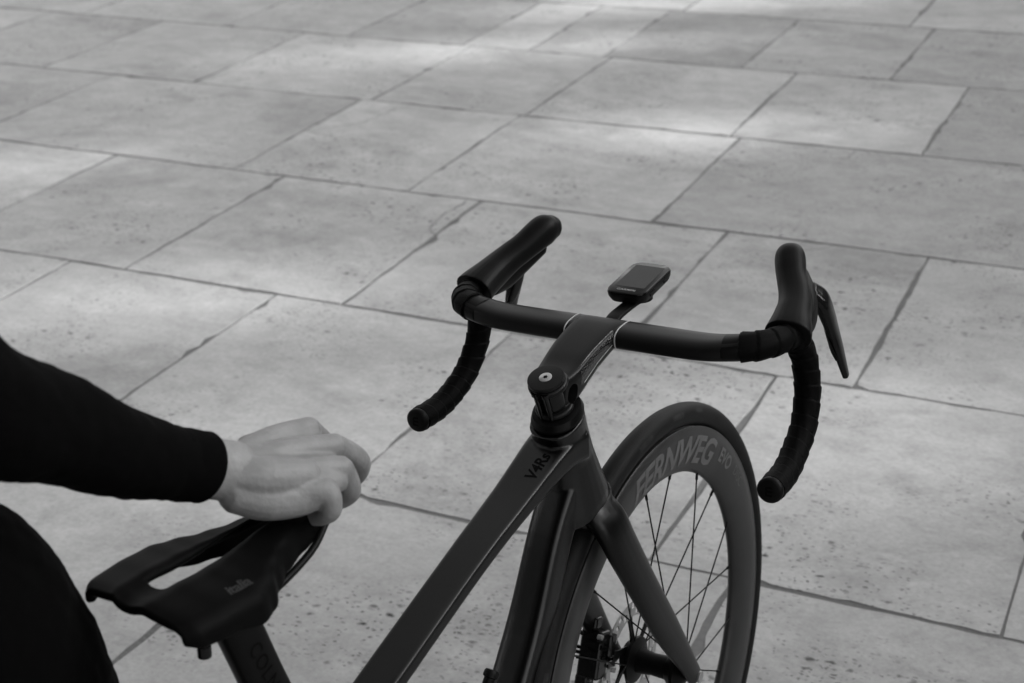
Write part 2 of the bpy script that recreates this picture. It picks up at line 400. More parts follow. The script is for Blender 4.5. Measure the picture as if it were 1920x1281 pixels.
# crease line under the top tube's right edge
# ------------------------------------------------------------------ fork
g = G()
for s_ in (1, -1):
    rows = [(-.156, .000 * s_, .672, .012, .027), (-.158, .016 * s_, .669, .014, .027), (-.157, .034 * s_, .647, .0130, .0275), (-.146, .0430 * s_, .610, .0110, .0260), (-.108, .0505 * s_, .53, .0090, .0240),
            (-.066, .0535 * s_, .454, .009, .0225), (-.025, .056 * s_, .385, .0085, .016), (.000, .0565 * s_, .343, .008, .013)]
    sweep(g, rows, Y, 22, 2.5, 6)
c_ = [ring(axp(t), unit(np.cross(Y, AX)), Y, r1, r2, 24, 2.2) for t, r1, r2 in ((.335, .026, .023), (.345, .034, .030), (.3600, .038, .0328))]
g.loft(c_)
g = xf(g, ST)
M['fork'] = mat('dark_fork_paint', .026, .30, metal=1.0, bump=.10, bscale=1600, var=.12, vscale=1800)
fork = fuse('fork', g, M['fork'], bike, .0017, 5, .5)
g = G(); rod(g, ST((0, -.050, RW)), ST((0, -.0665, RW)), .0075, 16); make('axle_bolt', g, 'silver', fork)
g = G()
g.loft([ring(axp(t), unit(np.cross(Y, AX)), Y, r1, r2, 28) for t, r1, r2 in ((.3595, .0375, .0305), (.3632, .0375, .0305))]); make('lower_headset_seal', xf(g, ST), 'black', bike)

# ------------------------------------------------------------------ front wheel
wheel = empty('front_wheel', bike)
def WH(p): return ST(np.array(p, float) + np.array((0, 0, RW)))
def revolve(prof, n=180, f=WH, a0=0, a1=360):
    g = G(); full = abs(a1 - a0) >= 360; secs = []
    for k in range(n if full else n + 1):
        t = R(a0 + (a1 - a0) * k / n); secs.append([f((r * math.cos(t), y, r * math.sin(t))) for r, y in prof])
    return g.loft(secs, cap=not full, closed=full)
rimp = [(.3137, .0118), (.3120, .0138), (.300, .0150), (.288, .0147), (.275, .0128), (.264, .0098), (.2565, .0062), (.2530, .0030), (.2520, 0)]
prof = rimp + [(r, -y) for r, y in rimp[-2::-1]] + [(.309, 0)]
rim = make('rim', revolve(prof, 220), 'rim', wheel, True, 50)
tp = []
for k in range(28):
    t = 2 * math.pi * k / 28; r = .0148; tp.append((.3285 + r * math.cos(t) * (1.0 if math.cos(t) > 0 else 1.12), r * math.sin(t)))
tyre = make('tyre', revolve(tp, 220), 'tyre', wheel, True, 60)
def rim_y(r):
    for (r0, y0), (r1, y1) in zip(rimp, rimp[1:]):
        if r1 <= r <= r0: return y0 + (y1 - y0) * (r0 - r) / (r0 - r1)
    return .014
def arc_text(txt, size, ang0, rbase, m, name, shear=.25, bold=.0012, sp=1.0, xs=1.0, cap=None, parent=None):
    vs, fs = text_mesh(txt, size, shear, bold, sp, xs, cut=.006); out = []
    for x, y in vs:
        r = rbase + y; a = R(ang0) - x / .285; out.append(WH((r * math.cos(a), -(rim_y(r) + .0005), r * math.sin(a))))
    return decal(name, out, fs, m, parent)
vs, fs = text_mesh('FERNWEG', .046, .25, .0014, .95, .88)
wd = max(v[0] for v in vs)
fx_ = .250 / (wd / .88 * .050 / .046)
arc_text('FERNWEG', .050, 51.5 + math.degrees(.250 / .285), .2665, 'decal', 'rim_lettering', .22, .0014, .95, fx_, parent=rim)
arc_text('EVO', .027, 48.2, .2800, 'decal', 'rim_lettering', .12, .0008, .95, .9, parent=rim)
arc_text('DISC', .020, 35.5, .2855, 'decal_dim', 'rim_lettering', .0, -.0001, 1.05, .85, parent=rim)
# tyre sidewall marks: dark hot-stamped panels and a pale mark
def side_mark(a0, a1, r0, r1, m, name, n=10):
    out = []; fs = []
    for k in range(n + 1):
        a = R(a0 + (a1 - a0) * k / n)
        for j in range(5):
            r = r0 + (r1 - r0) * j / 4; q = math.sqrt(max(0, .0148 ** 2 - (r - .3285) ** 2)); out.append(WH(((r) * math.cos(a), -(q + .0004), (r) * math.sin(a))))
        if k < n:
            for j in range(4): b = k * 5 + j; fs.append([b, b + 1, b + 6, b + 5])
    return mesh_obj(name, out, fs, m, tyre, True)
M['stamp'] = mat('tyre_stamp', .014, .65, spec=.2, var=.5, vscale=120)
for a0, a1, r0, r1 in ((80, 74.5, .3305, .3365), (68, 64.5, .3318, .3372), (96, 90, .3302, .3362), (148, 158, .331, .337), (163, 170, .331, .337)):
    side_mark(a0, a1, r0, r1, 'stamp', 'tyre_stamp')
vs, fs = text_mesh('TLR', .0085, .0, .0002, 1.1, 1.0, cut=.003)
out = []
for x, y in vs:
    r = .3285 + y; a = R(44) - x / .333; q = math.sqrt(.0148 ** 2 - (r - .3285) ** 2); out.append(WH((r * math.cos(a), -(q + .0004), r * math.sin(a))))
# hub
hub = make('hub', revolve([(.0085, .046), (.014, .043), (.0165, .037), (.0175, .030), (.031, .028), (.031, .024), (.017, .020), (.0145, 0), (.0155, -.020), (.029, -.034), (.029, -.038), (.018, -.041), (.011, -.0475), (.0085, -.0485)], 40, WH), 'carbon', wheel, True, 35)
spoke_me = None
for k in range(20):
    hole = .5 + 18 * k; right = (k % 2 == 1)
    i2 = k // 2
    if right: anc = 36.5 + 72 * round((hole - 36.5) / 72); fy, fr = -.0365, .028
    else: anc = 18.5 + 72 * round((hole - 18.5) / 72 - .01); fy, fr = .0255, .029
    p = np.array(WH((fr * math.cos(R(anc)), fy, fr * math.sin(R(anc))))); q = np.array(WH((.2545 * math.cos(R(hole)), -.0015 if right else .0015, .2545 * math.sin(R(hole)))))
    L_ = np.linalg.norm(q - p)
    if spoke_me is None:
        gg = G(); z0 = [(0, .0011), (.03, .0010), (.9, .0010), (.955, .0011), (.957, .0019), (1.0, .0017)]
        gg.loft([ring((0, 0, a_), (1, 0, 0), (0, 1, 0), b_ * 1.0, b_ * 1.0, 8) for a_, b_ in z0])
        so = mesh_obj('spoke', gg.v, gg.f, 'black', wheel, True, 40); spoke_me = so.data
    else:
        so = bpy.data.objects.new('spoke', spoke_me); COL.objects.link(so); so.parent = wheel
    d = Vector(q - p); mt = d.to_track_quat('Z', 'Y').to_matrix().to_4x4(); mt = mt @ Matrix.Diagonal((1, 1, L_, 1)); mt.translation = Vector(p); so.matrix_local = mt
# brake rotor with real slots
def rotor():
    vs = []; fs = []; n = 144; yo = .0335
    # annulus bands: r list; slots cut in the middle bands
    rl = [.0575, .0605, .0645, .0690, .0735, .0765, .0800]
    for y in (yo, yo + .0018):
        for r in rl:
            for k in range(n):
                t = 2 * math.pi * k / n; vs.append(WH((r * math.cos(t), y, r * math.sin(t))))
    nr = len(rl)
    def cell(i, k):
        ph = k % 12
        if i in (1, 2) and ph in (1, 2, 3): return False
        if i in (3, 4) and ph in (5, 6, 7): return False
        if i in (2, 3) and ph in (9, 10): return False
        return True
    keep = {(i, k) for i in range(nr - 1) for k in range(n) if cell(i, k)}
    def id_(s, i, k): return s * nr * n + i * n + k % n
    for i, k in keep:
        fs.append([id_(0, i, k), id_(0, i, k + 1), id_(0, i + 1, k + 1), id_(0, i + 1, k)])
        fs.append([id_(1, i, k), id_(1, i + 1, k), id_(1, i + 1, k + 1), id_(1, i, k + 1)])
        if (i - 1, k) not in keep: fs.append([id_(0, i, k), id_(0, i, k + 1), id_(1, i, k + 1), id_(1, i, k)])
        if (i + 1, k) not in keep: fs.append([id_(0, i + 1, k), id_(1, i + 1, k), id_(1, i + 1, k + 1), id_(0, i + 1, k + 1)])
        if (i, (k - 1) % n) not in keep: fs.append([id_(0, i, k), id_(1, i, k), id_(1, i + 1, k), id_(0, i + 1, k)])
        if (i, (k + 1) % n) not in keep: fs.append([id_(0, i, k + 1), id_(0, i + 1, k + 1), id_(1, i + 1, k + 1), id_(1, i, k + 1)])
    o = mesh_obj('brake_rotor', vs, fs, 'steel', wheel, False)
    g = G()
    for k in range(6):
        a = R(60 * k); b = R(60 * k + 24); p = (.020 * math.cos(a), yo + .0009, .020 * math.sin(a)); q = (.0585 * math.cos(b), yo + .0009, .0585 * math.sin(b))
        p, q = np.array(p), np.array(q); d = unit(q - p); w_ = np.cross(d, Y)
        secs = []
        for c, h in ((p, .0065), (p + (q - p) * .5, .004), (q, .0055)):
            secs.append([WH(c + w_ * h + Y * .0009), WH(c - w_ * h + Y * .0009), WH(c - w_ * h - Y * .0009), WH(c + w_ * h - Y * .0009)])
        g.loft(secs)
    make('rotor_carrier', g, 'black', wheel, True, 30)
    make('rotor_lockring', revolve([(.0135, .0325), (.0225, .0325), (.0225, .0385), (.0135, .0395)], 40, WH), 'black', wheel, True, 30)
rotor()
# ------------------------------------------------------------------ brake caliper and hose on the left blade
g = G()
def lb(x, y, z): return ST((x, y, z))
RCAL = RS @ np.array([[math.cos(R(24)), 0, math.sin(R(24))], [0, 1, 0], [-math.sin(R(24)), 0, math.cos(R(24))]])
cc = np.array((-.070, .048, .392))
for c, s3 in (((0, 0, 0), (.026, .030, .062)), ((.012, -.008, .012), (.016, .026, .030)), ((-.006, .004, .040), (.018, .020, .016)), ((-.004, .006, -.036), (.022, .018, .018))):
    p = ST(cc + np.array([[math.cos(R(24)), 0, math.sin(R(24))], [0, 1, 0], [-math.sin(R(24)), 0, math.cos(R(24))]]) @ np.array(c)); g.box(p, *s3, rot=RCAL)
cal = make('brake_caliper', g, 'gloss', bike, False)
bv = cal.modifiers.new('b', 'BEVEL'); bv.width = .003; bv.segments = 2
g = G()
for dz in (-.022, -.010, .002, .014, .026):
    p = ST(cc + np.array((.004 - dz * .4, -.0165, dz))); g.box(p, .020, .003, .004, rot=RCAL)
    p = ST(cc + np.array((-.017 - dz * .4, .004, dz))); g.box(p, .003, .022, .004, rot=RCAL)
make('caliper_fin', g, 'gloss', cal, False)
for dz in (-.034, .032):
    g = G(); p = cc + np.array((.006 - dz * .4, -.012, dz)); rod(g, ST(p), ST(p + np.array((0, -.006, 0))), .0035, 12); make('caliper_bolt', g, 'steel', cal)
g = G(); sweep(g, [tuple(ST(p)) + (.0026, .0026) for p in ((-.175, .050, .60), (-.168, .060, .555), (-.140, .062, .505), (-.110, .056, .460), (-.088, .052, .432))], Y, 10, 2, 6); make('brake_hose', g, 'black', bike)
g = G(); sweep(g, [tuple(ST(p)) + (.003, .003) for p in ((-.085, .046, .335), (-.04, .058, .325), (.0, .066, .323))], Y, 10, 2, 4); make('caliper_mount', g, 'frame', bike)

# ------------------------------------------------------------------ headset cover, stem
FX = unit(np.cross(Y, AX)); FX = FX if FX[0] > 0 else -FX
g = G(); secs = []
for t, a, b, o_ in ((.4860, .0260, .0235, 0), (.4892, .0260, .0235, 0), (.4894, .0310, .0282, .002), (.4922, .0314, .0286, .002), (.4985, .0285, .0262, .003), (.5003, .0230, .0222, .003)):
    secs.append(ring(axp(t) + FX * o_, FX, Y, a, b, 36, 2.1))
g.loft(secs); make('headset_cover', xf(g, ST), 'carbon', bike, True, 32)
g = G()
g.loft([ring(axp(t), FX, Y, r, r, 28) for t, r in ((.500, .0155), (.536, .0155))]); steer = make('steerer_tube', xf(g, ST), 'gloss', bike, True, 32)
# stem body: from behind the steerer to the middle of the handlebar
def stem_sec(s):
    """s 0 at the steerer, 1 at the handlebar: centre, half width, half height"""
    return None
A0 = axp(.519) - BAR
rows = [(-.1135, .0205, .0200, -.0275), (-.100, .0235, .0205, -.0262), (-.085, .0255, .0195, -.0225), (-.065, .0270, .0180, -.0155), (-.040, .0285, .0160, -.0080), (-.018, .0295, .0145, -.0025), (.000, .0305, .0138, 0.0), (.012, .0305, .0115, .0008), (.0225, .0300, .0035, -.001)]
g = G(); P = crom(rows, 5); secs = []
for x, hw, hh, zc in P:
    sec = []
    n = 36
    for k in range(n):
        t = 2 * math.pi * (k + .5) / n; e = 6.5; ct, s2 = math.cos(t), math.sin(t)
        yy = math.copysign(abs(ct) ** (2 / e), ct) * hw; zz = math.copysign(abs(s2) ** (2 / e), s2) * hh
        if zz < 0: yy *= 1 - .18 * min(1, -zz / hh)
        sec.append(BAR + np.array((x, yy + .0035 * min(1, max(0, -x / .05)), zc + zz)))
    secs.append(sec)
g.loft(secs)
# the two collars that hold the steerer, joined to the body by side cheeks
for t0, t1, r in ((.5325, .5405, .0218), (.5005, .5075, .0215)):
    g.loft([ring(axp(t) + FX * .001, FX, Y, r + dr, r + dr, 32) for t, dr in ((t0, -.002), (t0 + .002, 0), (t1 - .002, 0), (t1, -.002))])
cg = G(); cg.loft([ring(BAR + np.array((-.1005, y, -.0290)), (1, 0, 0), (0, 0, 1), .0085, .0120, 28, 2.2) for y in (-.05, .05)])
cut = mesh_obj('cutter', xf(cg, ST).v, cg.f, None, None, True)
def hole(o):
    b = o.modifiers.new('h', 'BOOLEAN'); b.operation = 'DIFFERENCE'; b.object = cut; b.solver = 'EXACT'
stem = fuse('stem', xf(g, ST), M['stem'], bike, .0009, 2, .5, hole); bpy.data.objects.remove(cut); stem.data.set_sharp_from_angle(angle=R(35))
stem.data.materials.clear(); stem.data.materials.append(M['stem'])
sb = bvh_of(stem)
g = G()
for s_ in (1, -1):
    p = axp(.503) - FX * .0175 + Y * s_ * .0058; q = axp(.537) - FX * .0175 + Y * s_ * .0058
    rod(g, p, q, .0030, 12); rod(g, axp(.5395) - FX * .0175 + Y * s_ * .0058, axp(.5355) - FX * .0175 + Y * s_ * .0058, .0046, 12)
make('stem_bolt', xf(g, ST), 'gloss', stem)
g = G(); g.box(ST(axp(.5365) - FX * .0165), .012, .0012, .0105, rot=RS); make('clamp_slot', g, 'dark_decal', stem, False)
g = G(); g.loft([ring(axp(t), FX, Y, r, r, 48) for t, r in ((.5418, .0185), (.5422, .0198), (.5450, .0203), (.5462, .0198), (.5464, .0190))])
cap = make('stem_top_cap', xf(g, ST), 'stem', bike, True, 35)
g = G(); g.loft([ring(axp(t), FX, Y, r, r, 32) for t, r in ((.5460, .0070), (.5468, .0070), (.5472, .0064))]); cb = make('cap_bolt', xf(g, ST), 'silver', cap, True, 35)
g = G(); out = []
for k in range(12):
    a = 2 * math.pi * k / 12; r = .0030 if k % 2 == 0 else .0019; out.append(ST(axp(.54735) + FX * r * math.cos(a) + Y * r * math.sin(a)))
mesh_obj('torx_socket', out, [list(range(12))], 'dark_decal', cb, False)
# weave panel, white pinstripe and name on the stem's right flank
def flank(x, s, off):
    """x along the stem from the bar, s 0 bottom .. 1 top of the right flank"""
    for i in range(len(P) - 1):
        if P[i][0] <= x <= P[i + 1][0]:
            f = (x - P[i][0]) / (P[i + 1][0] - P[i][0]); r = P[i] * (1 - f) + P[i + 1] * f; break
    else: r = P[0]
    z = r[3] + (s * 2 - 1) * r[2]
    h = onto(sb, ST(BAR + np.array((x, -.08, z))), RS @ np.array((0, 1., 0)), off)
    return h if h else Vector(ST(BAR + np.array((x, -r[1] - off, z))))
def strip(name, m, lo, hi, x0, x1, off, n=30, k=4, parent=stem):
    out = []; fs = []
    for i in range(n + 1):
        f = i / n; x = x0 + (x1 - x0) * f
        for j in range(k + 1): s = lo(f) + (hi(f) - lo(f)) * j / k; out.append(flank(x, s, off))
        if i < n:
            for j in range(k): b = i * (k + 1) + j; fs.append([b, b + 1, b + k + 2, b + k + 1])
    return mesh_obj(name, out, fs, m, parent, True)
strip('carbon_panel', 'weave', lambda f: .44 + .10 * f, lambda f: .96, -.086, -.016, .0004)
strip('pinstripe', 'white', lambda f: .39 + .09 * f, lambda f: .425 + .095 * f, -.080, -.022, .0007, 30, 1)
vs, fs = text_mesh('Lightweight', .0088, .1, 0, 1.0, .80, cut=.003)
out = [flank(-.079 + x, .10 + .12 * (x / .07) + y / .036, .0007) for x, y in vs]
decal('stem_lettering', out, fs, 'logo', stem)

# ------------------------------------------------------------------ handlebar
def bar_rows(s_):
    pts = [(0, 0, 0, .0120, .0222), (0, .03, 0, .0120, .0222), (0, .08, 0, .0118, .0222), (-.001, .125, .001, .0118, .0215), (.001, .152, .003, .0122, .0192), (.009, .178, .005, .0130, .0150), (.030, .1945, .004, .0125, .0130),
           (.055, .2010, .0005, .0120, .0122), (.072, .205, -.012, .0120, .0120), (.0805, .2090, -.032, .0118, .0118), (.0810, .2120, -.055, .0118, .0118), (.0745, .215, -.0785, .0118, .0118), (.053, .218, -.1054, .0118, .0118), (.017, .220, -.1225, .0118, .0118), (-.0156, .222, -.1285, .0118, .0118), (-.053, .2226, -.1262, .0118, .0118)]
    return [(x, y * s_, z, a, b) for x, y, z, a, b in pts]
g = G()
def pathframe(P, up0):
    """rotation-minimising frames"""
    out = []; a = None
    for i in range(len(P)):
        d = unit(P[min(i + 1, len(P) - 1)][:3] - P[max(i - 1, 0)][:3])
        a = unit(up0 - d * (up0 @ d)) if a is None else unit(a - d * (a @ d))
        out.append((d, a, np.cross(d, a)))
    return out
for s_ in (1, -1):
    P_ = crom(bar_rows(s_), 6); fr = pathframe(P_, np.array((0, 0, 1.)))
    g.loft([ring(P_[i][:3], fr[i][1], fr[i][2], P_[i][3], P_[i][4], 36, 2.9) for i in range(len(P_))])
bar = make('handlebar', xf(g, SB), 'stem', bike, True, 50)
for yy in (.0330, -.0300):
    g = G(); secs = []
    for y in (yy - .0007, yy + .0007): secs.append(ring((0, y, 0), (0, 0, 1), (1, 0, 0), .0124, .0226, 48, 2.9))
    g.loft(secs); make('pinstripe', xf(g, SB), 'white', bar, True, 30)
for s_ in (1, -1):     # finishing bands where the tape starts
    P_ = crom(bar_rows(s_), 30); fr = pathframe(P_, np.array((0, 0, 1.))); g = G()
    idx = [i for i in range(len(P_)) if .150 <= abs(P_[i][1]) <= .168 and P_[i][2] > 0]
    g.loft([ring(P_[i][:3], fr[i][1], fr[i][2], P_[i][3] + (.0006 if i in (idx[0], idx[-1]) else .0010), P_[i][4] + (.0006 if i in (idx[0], idx[-1]) else .001), 32, 2.25) for i in idx])
    make('finishing_band', xf(g, SB), 'carbon', bar, True, 50)
    # bar tape as a real spiral wrap
    i0 = next(i for i in range(len(P_)) if abs(P_[i][1]) >= .167); i1 = len(P_) - 2
    s_arc = [0.0]
    for i in range(1, len(P_)): s_arc.append(s_arc[-1] + float(np.linalg.norm(P_[i][:3] - P_[i - 1][:3])))
    L0, L1 = s_arc[i0], s_arc[i1]; pitch = .0185; n = 40; secs = []; nst = int((L1 - L0) / .00125)
    for q in range(nst + 1):
        s = L0 + (L1 - L0) * q / nst; i = max(j for j in range(len(P_)) if s_arc[j] <= s); i = min(i, len(P_) - 2); f = (s - s_arc[i]) / (s_arc[i + 1] - s_arc[i])
        row = P_[i] * (1 - f) + P_[i + 1] * f; d = unit(P_[i + 1][:3] - P_[i][:3]); a = unit(fr[i][1] * (1 - f) + fr[i + 1][1] * f); a = unit(a - d * (a @ d)); b = np.cross(d, a)
        sec = []
        for k in range(n):
            t = 2 * math.pi * (k + .5) / n; ph = (s - L0) / pitch - (s_ * t / (2 * math.pi)) + .12 * math.sin(t * 1 + s * 40); fph = ph - math.floor(ph)
            th = .0024 + .0014 * (1 - fph) if fph > .08 else (.0014 + .0024 * fph / .08)
            th += .0002 * math.sin(9 * t + 140 * s)
            x = math.cos(t) * (row[3] + th); y = math.sin(t) * (row[4] + th); sec.append(row[:3] + a * x + b * y)
        secs.append(sec)
    g = G(); g.loft(secs); make('bar_tape', xf(g, SB), 'tape', bike, True, 70)
    # end plug
    e = P_[-1][:3]; d = unit(P_[-1][:3] - P_[-3][:3]); a = unit(np.array((0, 0, 1.)) - d * d[2]); b = np.cross(d, a)
    g = G(); g.loft([ring(e + d * k, a, b, r, r, 36) for k, r in ((-.004, .0125), (-.001, .0142), (.0025, .0147), (.0050, .0140), (.0066, .0118), (.0068, .0060))])
    pl = make('bar_end_plug', xf(g, SB), 'black', bike, True, 40)
    vs, fs = text_mesh('m', .016, 0, .0003, 1, 1)
    cx = (min(v[0] for v in vs) + max(v[0] for v in vs)) / 2; cy = (min(v[1] for v in vs) + max(v[1] for v in vs)) / 2
    decal('plug_emblem', [SB(e + d * .0073 - b * (v[0] - cx) * s_ * 0 + a * (v[0] - cx) + b * (v[1] - cy)) for v in vs], fs, 'dark_decal', pl)

# ------------------------------------------------------------------ brake hoods and levers
for s_ in (1, -1):
    def H(p): return SB((p[0], p[1] * s_, p[2]))
    g = G()
    # along the hood: centre, half width across, half height
    rows = [(.056, .2000, .0015, .0262, .0205), (.066, .1985, .0045, .0246, .0205), (.084, .1945, .010, .0210, .0195), (.102, .1905, .0155, .0190, .0185), (.120, .1835, .0230, .0178, .0172), (.138, .1735, .0315, .0168, .0172), (.154, .1660, .0395, .0175, .0185), (.167, .1605, .0445, .0175, .0190), (.1785, .1570, .0450, .0150, .0150)]
    acr = unit((.30, .95, 0)); sweep(g, rows, acr, 26, 2.25, 5, True, False)
    # lower front body that carries the lever
    sweep(g, [(.090, .198, -.003, .0150, .016), (.115, .195, .000, .0160, .0190), (.145, .1845, .012, .0145, .0180), (.166, .171, .024, .0120, .0150)], acr, 20, 2.4, 4)
    # skirt over the tape
    g.v = [H(v) for v in g.v]
    hood = fuse('brake_hood', g, M['rubber'], bike, .0012, 4, .5)
    g = G()
    piv = [(.148, .192, .016, .0080, .0130), (.158, .2010, .002, .0080, .0155), (.164, .2065, -.018, .0070, .0150), (.167, .2115, -.038, .0058, .0135), (.168, .2170, -.057, .0050, .0115), (.169, .2215, -.075, .0043, .0090), (.170, .226, -.092, .0035, .0062)]
    acr2 = unit((.12, .96, .2)); sweep(g, piv, acr2, 18, 3.0, 6)
    g.v = [H(v) for v in g.v]; lev = make('brake_lever', g, 'gloss', bike, True, 45)
    g = G()
    pad = [(.162, .1965, -.006, .0018, .0085), (.166, .2015, -.022, .0018, .0100), (.164, .2075, -.040, .0018, .0105), (.160, .2135, -.055, .0018, .0085), (.160, .219, -.068, .0018, .0045)]
    sweep(g, pad, acr2, 14, 3.0, 5); g.v = [H(v) for v in g.v]; make('shift_paddle', g, 'carbon', lev, True, 45)
    g = G(); rod(g, H((.156, .181, .006)), H((.156, .1965, .006)), .0035, 12); make('pivot_pin', g, 'silver', lev)

# ------------------------------------------------------------------ computer mount and computer
g = G(); sweep(g, [(.014, -.006, .004, .0085, .0035), (.030, -.006, .008, .0085, .0032), (.060, -.007, .009, .0085, .0032), (.085, -.007, .0085, .0105, .0032)], Y, 18, 3.5, 5)
g.loft([ring((.088, -.007, z), (1, 0, 0), (0, 1, 0), .0155, .0155, 32) for z in (.006, .0125)])
make('computer_mount', xf(g, SB), 'black', bike, True, 40)
comp = empty('bike_computer'); comp.matrix_world = bm_
props(comp, 'small black bike computer with grey screen mounted ahead of the handlebar', 'bike computer')
CC = np.array((.0955, -.0040, .0235)); TL = R(4)
def CP(p):
    x, y, z = p; return SB(CC + np.array((x * math.cos(TL) - z * math.sin(TL), y, x * math.sin(TL) + z * math.cos(TL))))
def rrect(hx, hy, r, z, n=7, bulge=.0):
    out = []
    for cx, cy, a0 in ((hx - r, hy - r, 0), (-hx + r, hy - r, 90), (-hx + r, -hy + r, 180), (hx - r, -hy + r, 270)):
        for k in range(n):
            a = R(a0 + 90 * k / (n - 1)); out.append((cx + r * math.cos(a), cy + r * math.sin(a), z))
    return [(x + math.copysign(bulge * (1 - (y / hy) ** 2), x), y, z) for x, y, z in out]
g = G(); HX, HY = .0405, .0250
g.loft([[CP(p) for p in rrect(HX * a, HY * b, .011, z, bulge=.0015)] for a, b, z in ((.86, .80, -.0098), (.93, .90, -.0085), (.99, .985, -.0030), (1.0, 1.0, .0010), (1.0, 1.0, .0022))])
make('computer_body', g, 'black', comp, True, 35)
g = G(); g.loft([[CP(p) for p in rrect(HX * a - .0003, HY * b - .0003, .011, z, bulge=.0015)] for a, b, z in ((.985, .98, .0020), (.997, .995, .0030), (.99, .985, .0046), (.965, .95, .0054))])
bez = make('display_bezel', g, 'bezel', comp, True, 35)
g = G(); g.loft([[CP(p) for p in [(x + .003, y, z) for x, y, z in rrect(.0285, .0185, .0012, z)]] for z in (.0050, .00565)])
make('display', g, 'screen', comp, True, 35)
vs, fs = text_mesh('GARMIN', .0058, 0, .0001, 1.1, 1.0); wd = max(v[0] for v in vs)
decal('maker_lettering', [CP((-.0352 + v[1], .0005 - (v[0] - wd / 2), .0057)) for v in vs], fs, 'logo', comp)
for xx in (-.018, .018):
    g = G(); g.loft([[CP(p) for p in ((xx - .007, -.0252, -.004), (xx + .007, -.0252, -.004), (xx + .007, -.0252, -.0005), (xx - .007, -.0252, -.0005))], [CP(p) for p in ((xx - .006, -.0262, -.0035), (xx + .006, -.0262, -.0035), (xx + .006, -.0262, -.001), (xx - .006, -.0262, -.001))]])
    make('side_button', g, 'carbon', comp, False)

# ------------------------------------------------------------------ seatpost, saddle
g = G(); sweep(g, [(-.690, 0, .848, .0125, .0200), (-.674, 0, .797, .0125, .0205), (-.659, 0, .745, .0125, .0205), (-.642, 0, .690, .0125, .0205)], Y, 24, 3.4, 4, False)
post = make('seatpost', g, 'carbon', bike, True, 40)
pb = bvh_of(post); vs, fs = text_mesh('COLNAGO', .020, 0, .0002, 1.15, 1.0, cut=.004)
dn = unit((.049, 0, -.155)); fw_ = unit(np.cross(Y, dn)); fw_ = fw_ if fw_[0] > 0 else -fw_
out = []
for x, y in vs:
    p = np.array((-.6735, -.06, .797)) + dn * (x + .004) + fw_ * (y - .008); h = onto(pb, p, (0, 1, 0), .0005); out.append(h if h else Vector(p + np.array((0, .047, 0))))
decal('post_lettering', out, fs, 'dark_decal', post)
sad = empty('saddle', bike)
XR, XN = -.787, -.566
def prof_s(t):
    """t 0 rear .. 1 nose: half width, skirt depth, top height"""
    ks = [(0, .056, .016, .8885), (.06, .066, .022, .889), (.2, .069, .024, .887), (.36, .0705, .030, .883), (.46, .062, .031, .881), (.56, .047, .030, .880), (.68, .034, .029, .8795), (.82, .0265, .027, .878), (.94, .0225, .022, .875), (1, .017, .016, .872)]
    for a, b in zip(ks, ks[1:]):
        if a[0] <= t <= b[0]:
            f = (t - a[0]) / (b[0] - a[0]); f = f * f * (3 - 2 * f); return [a[i] + (b[i] - a[i]) * f for i in (1, 2, 3)]
    return list(ks[-1][1:])
nx = 44; cols = [-1.02, -1.03, -1.015, -.97, -.88, -.74, -.56, -.38, -.26, -.17, .17, .26, .38, .56, .74, .88, .97, 1.015, 1.03, 1.02]
vs = []; fs = []; nc = len(cols)
for i in range(nx + 1):
    t = i / nx; hw, sk, zt = prof_s(t); x = XR + (XN - XR) * t; rear = .006 * (1 - min(1, t / .10)) ** 2
    for j, c in enumerate(cols):
        a = abs(c); hole = .0085 if .1 < t < .9 else .006
        if a < .2: y = math.copysign(hole, c); z = zt - .003
        else: y = c * hw; z = zt - .004 * (a ** 2) - (.0 if a > .3 else -.001) + .003 * (1 - min(1, a)) 
        if abs(y) < hole: y = math.copysign(hole, c)
        if a > .9: z = zt - .004 - {.97: .004, 1.015: .35, 1.03: .7, 1.02: 1.0}[a] * sk if a != .97 else zt - .0075
        YO = .003 + (x + .775) * .045 + (.007 if a < .2 else .007 * max(0, 1 - a * 1.6))
        vs.append((x + (.007 * (1 - a) ** 1 * (1 if t < .10 else 0)) * (1 - t / .10 if t < .1 else 0) + (.008 * (a if a < 1 else 1)) * (1 - t), y + YO, z))
for i in range(nx):
    for j in range(nc - 1):
        t = (i + .5) / nx
        if cols[j] == -.17 and .19 < t < .90: continue
        b = i * nc + j; fs.append([b, b + 1, b + nc + 1, b + nc])
shell = mesh_obj('saddle_shell', vs, fs, 'saddle', None, True)
so = shell.modifiers.new('s', 'SOLIDIFY'); so.thickness = .0085; so.offset = -1
ss = shell.modifiers.new('u', 'SUBSURF'); ss.levels = 2; ss.render_levels = 2
dg = bpy.context.evaluated_depsgraph_get(); me = bpy.data.meshes.new_from_object(shell.evaluated_get(dg)); shell.modifiers.clear(); shell.data = me; shell.parent = sad
me.polygons.foreach_set('use_smooth', [True] * len(me.polygons))
zm = np.mean([v.co.z for v in me.vertices])
for s_ in (1, -1):
    g = G(); sweep(g, [(-.748, .024 * s_, .866, .0035, .0035), (-.738, .022 * s_, .850, .0035, .0035), (-.72, .022 * s_, .836, .0035, .0035), (-.66, .022 * s_, .836, .0035, .0035), (-.60, .018 * s_, .846, .0035, .0035), (-.566, .010 * s_, .861, .0035, .0035)], Y, 12, 2, 5)
    make('saddle_rail', g, 'black', sad)
g = G(); g.box((-.690, 0, .843), .040, .052, .012); g.box((-.688, 0, .831), .030, .030, .016); o = make('seat_clamp', g, 'black', post, False)
b_ = o.modifiers.new('b', 'BEVEL'); b_.width = .003; b_.segments = 2
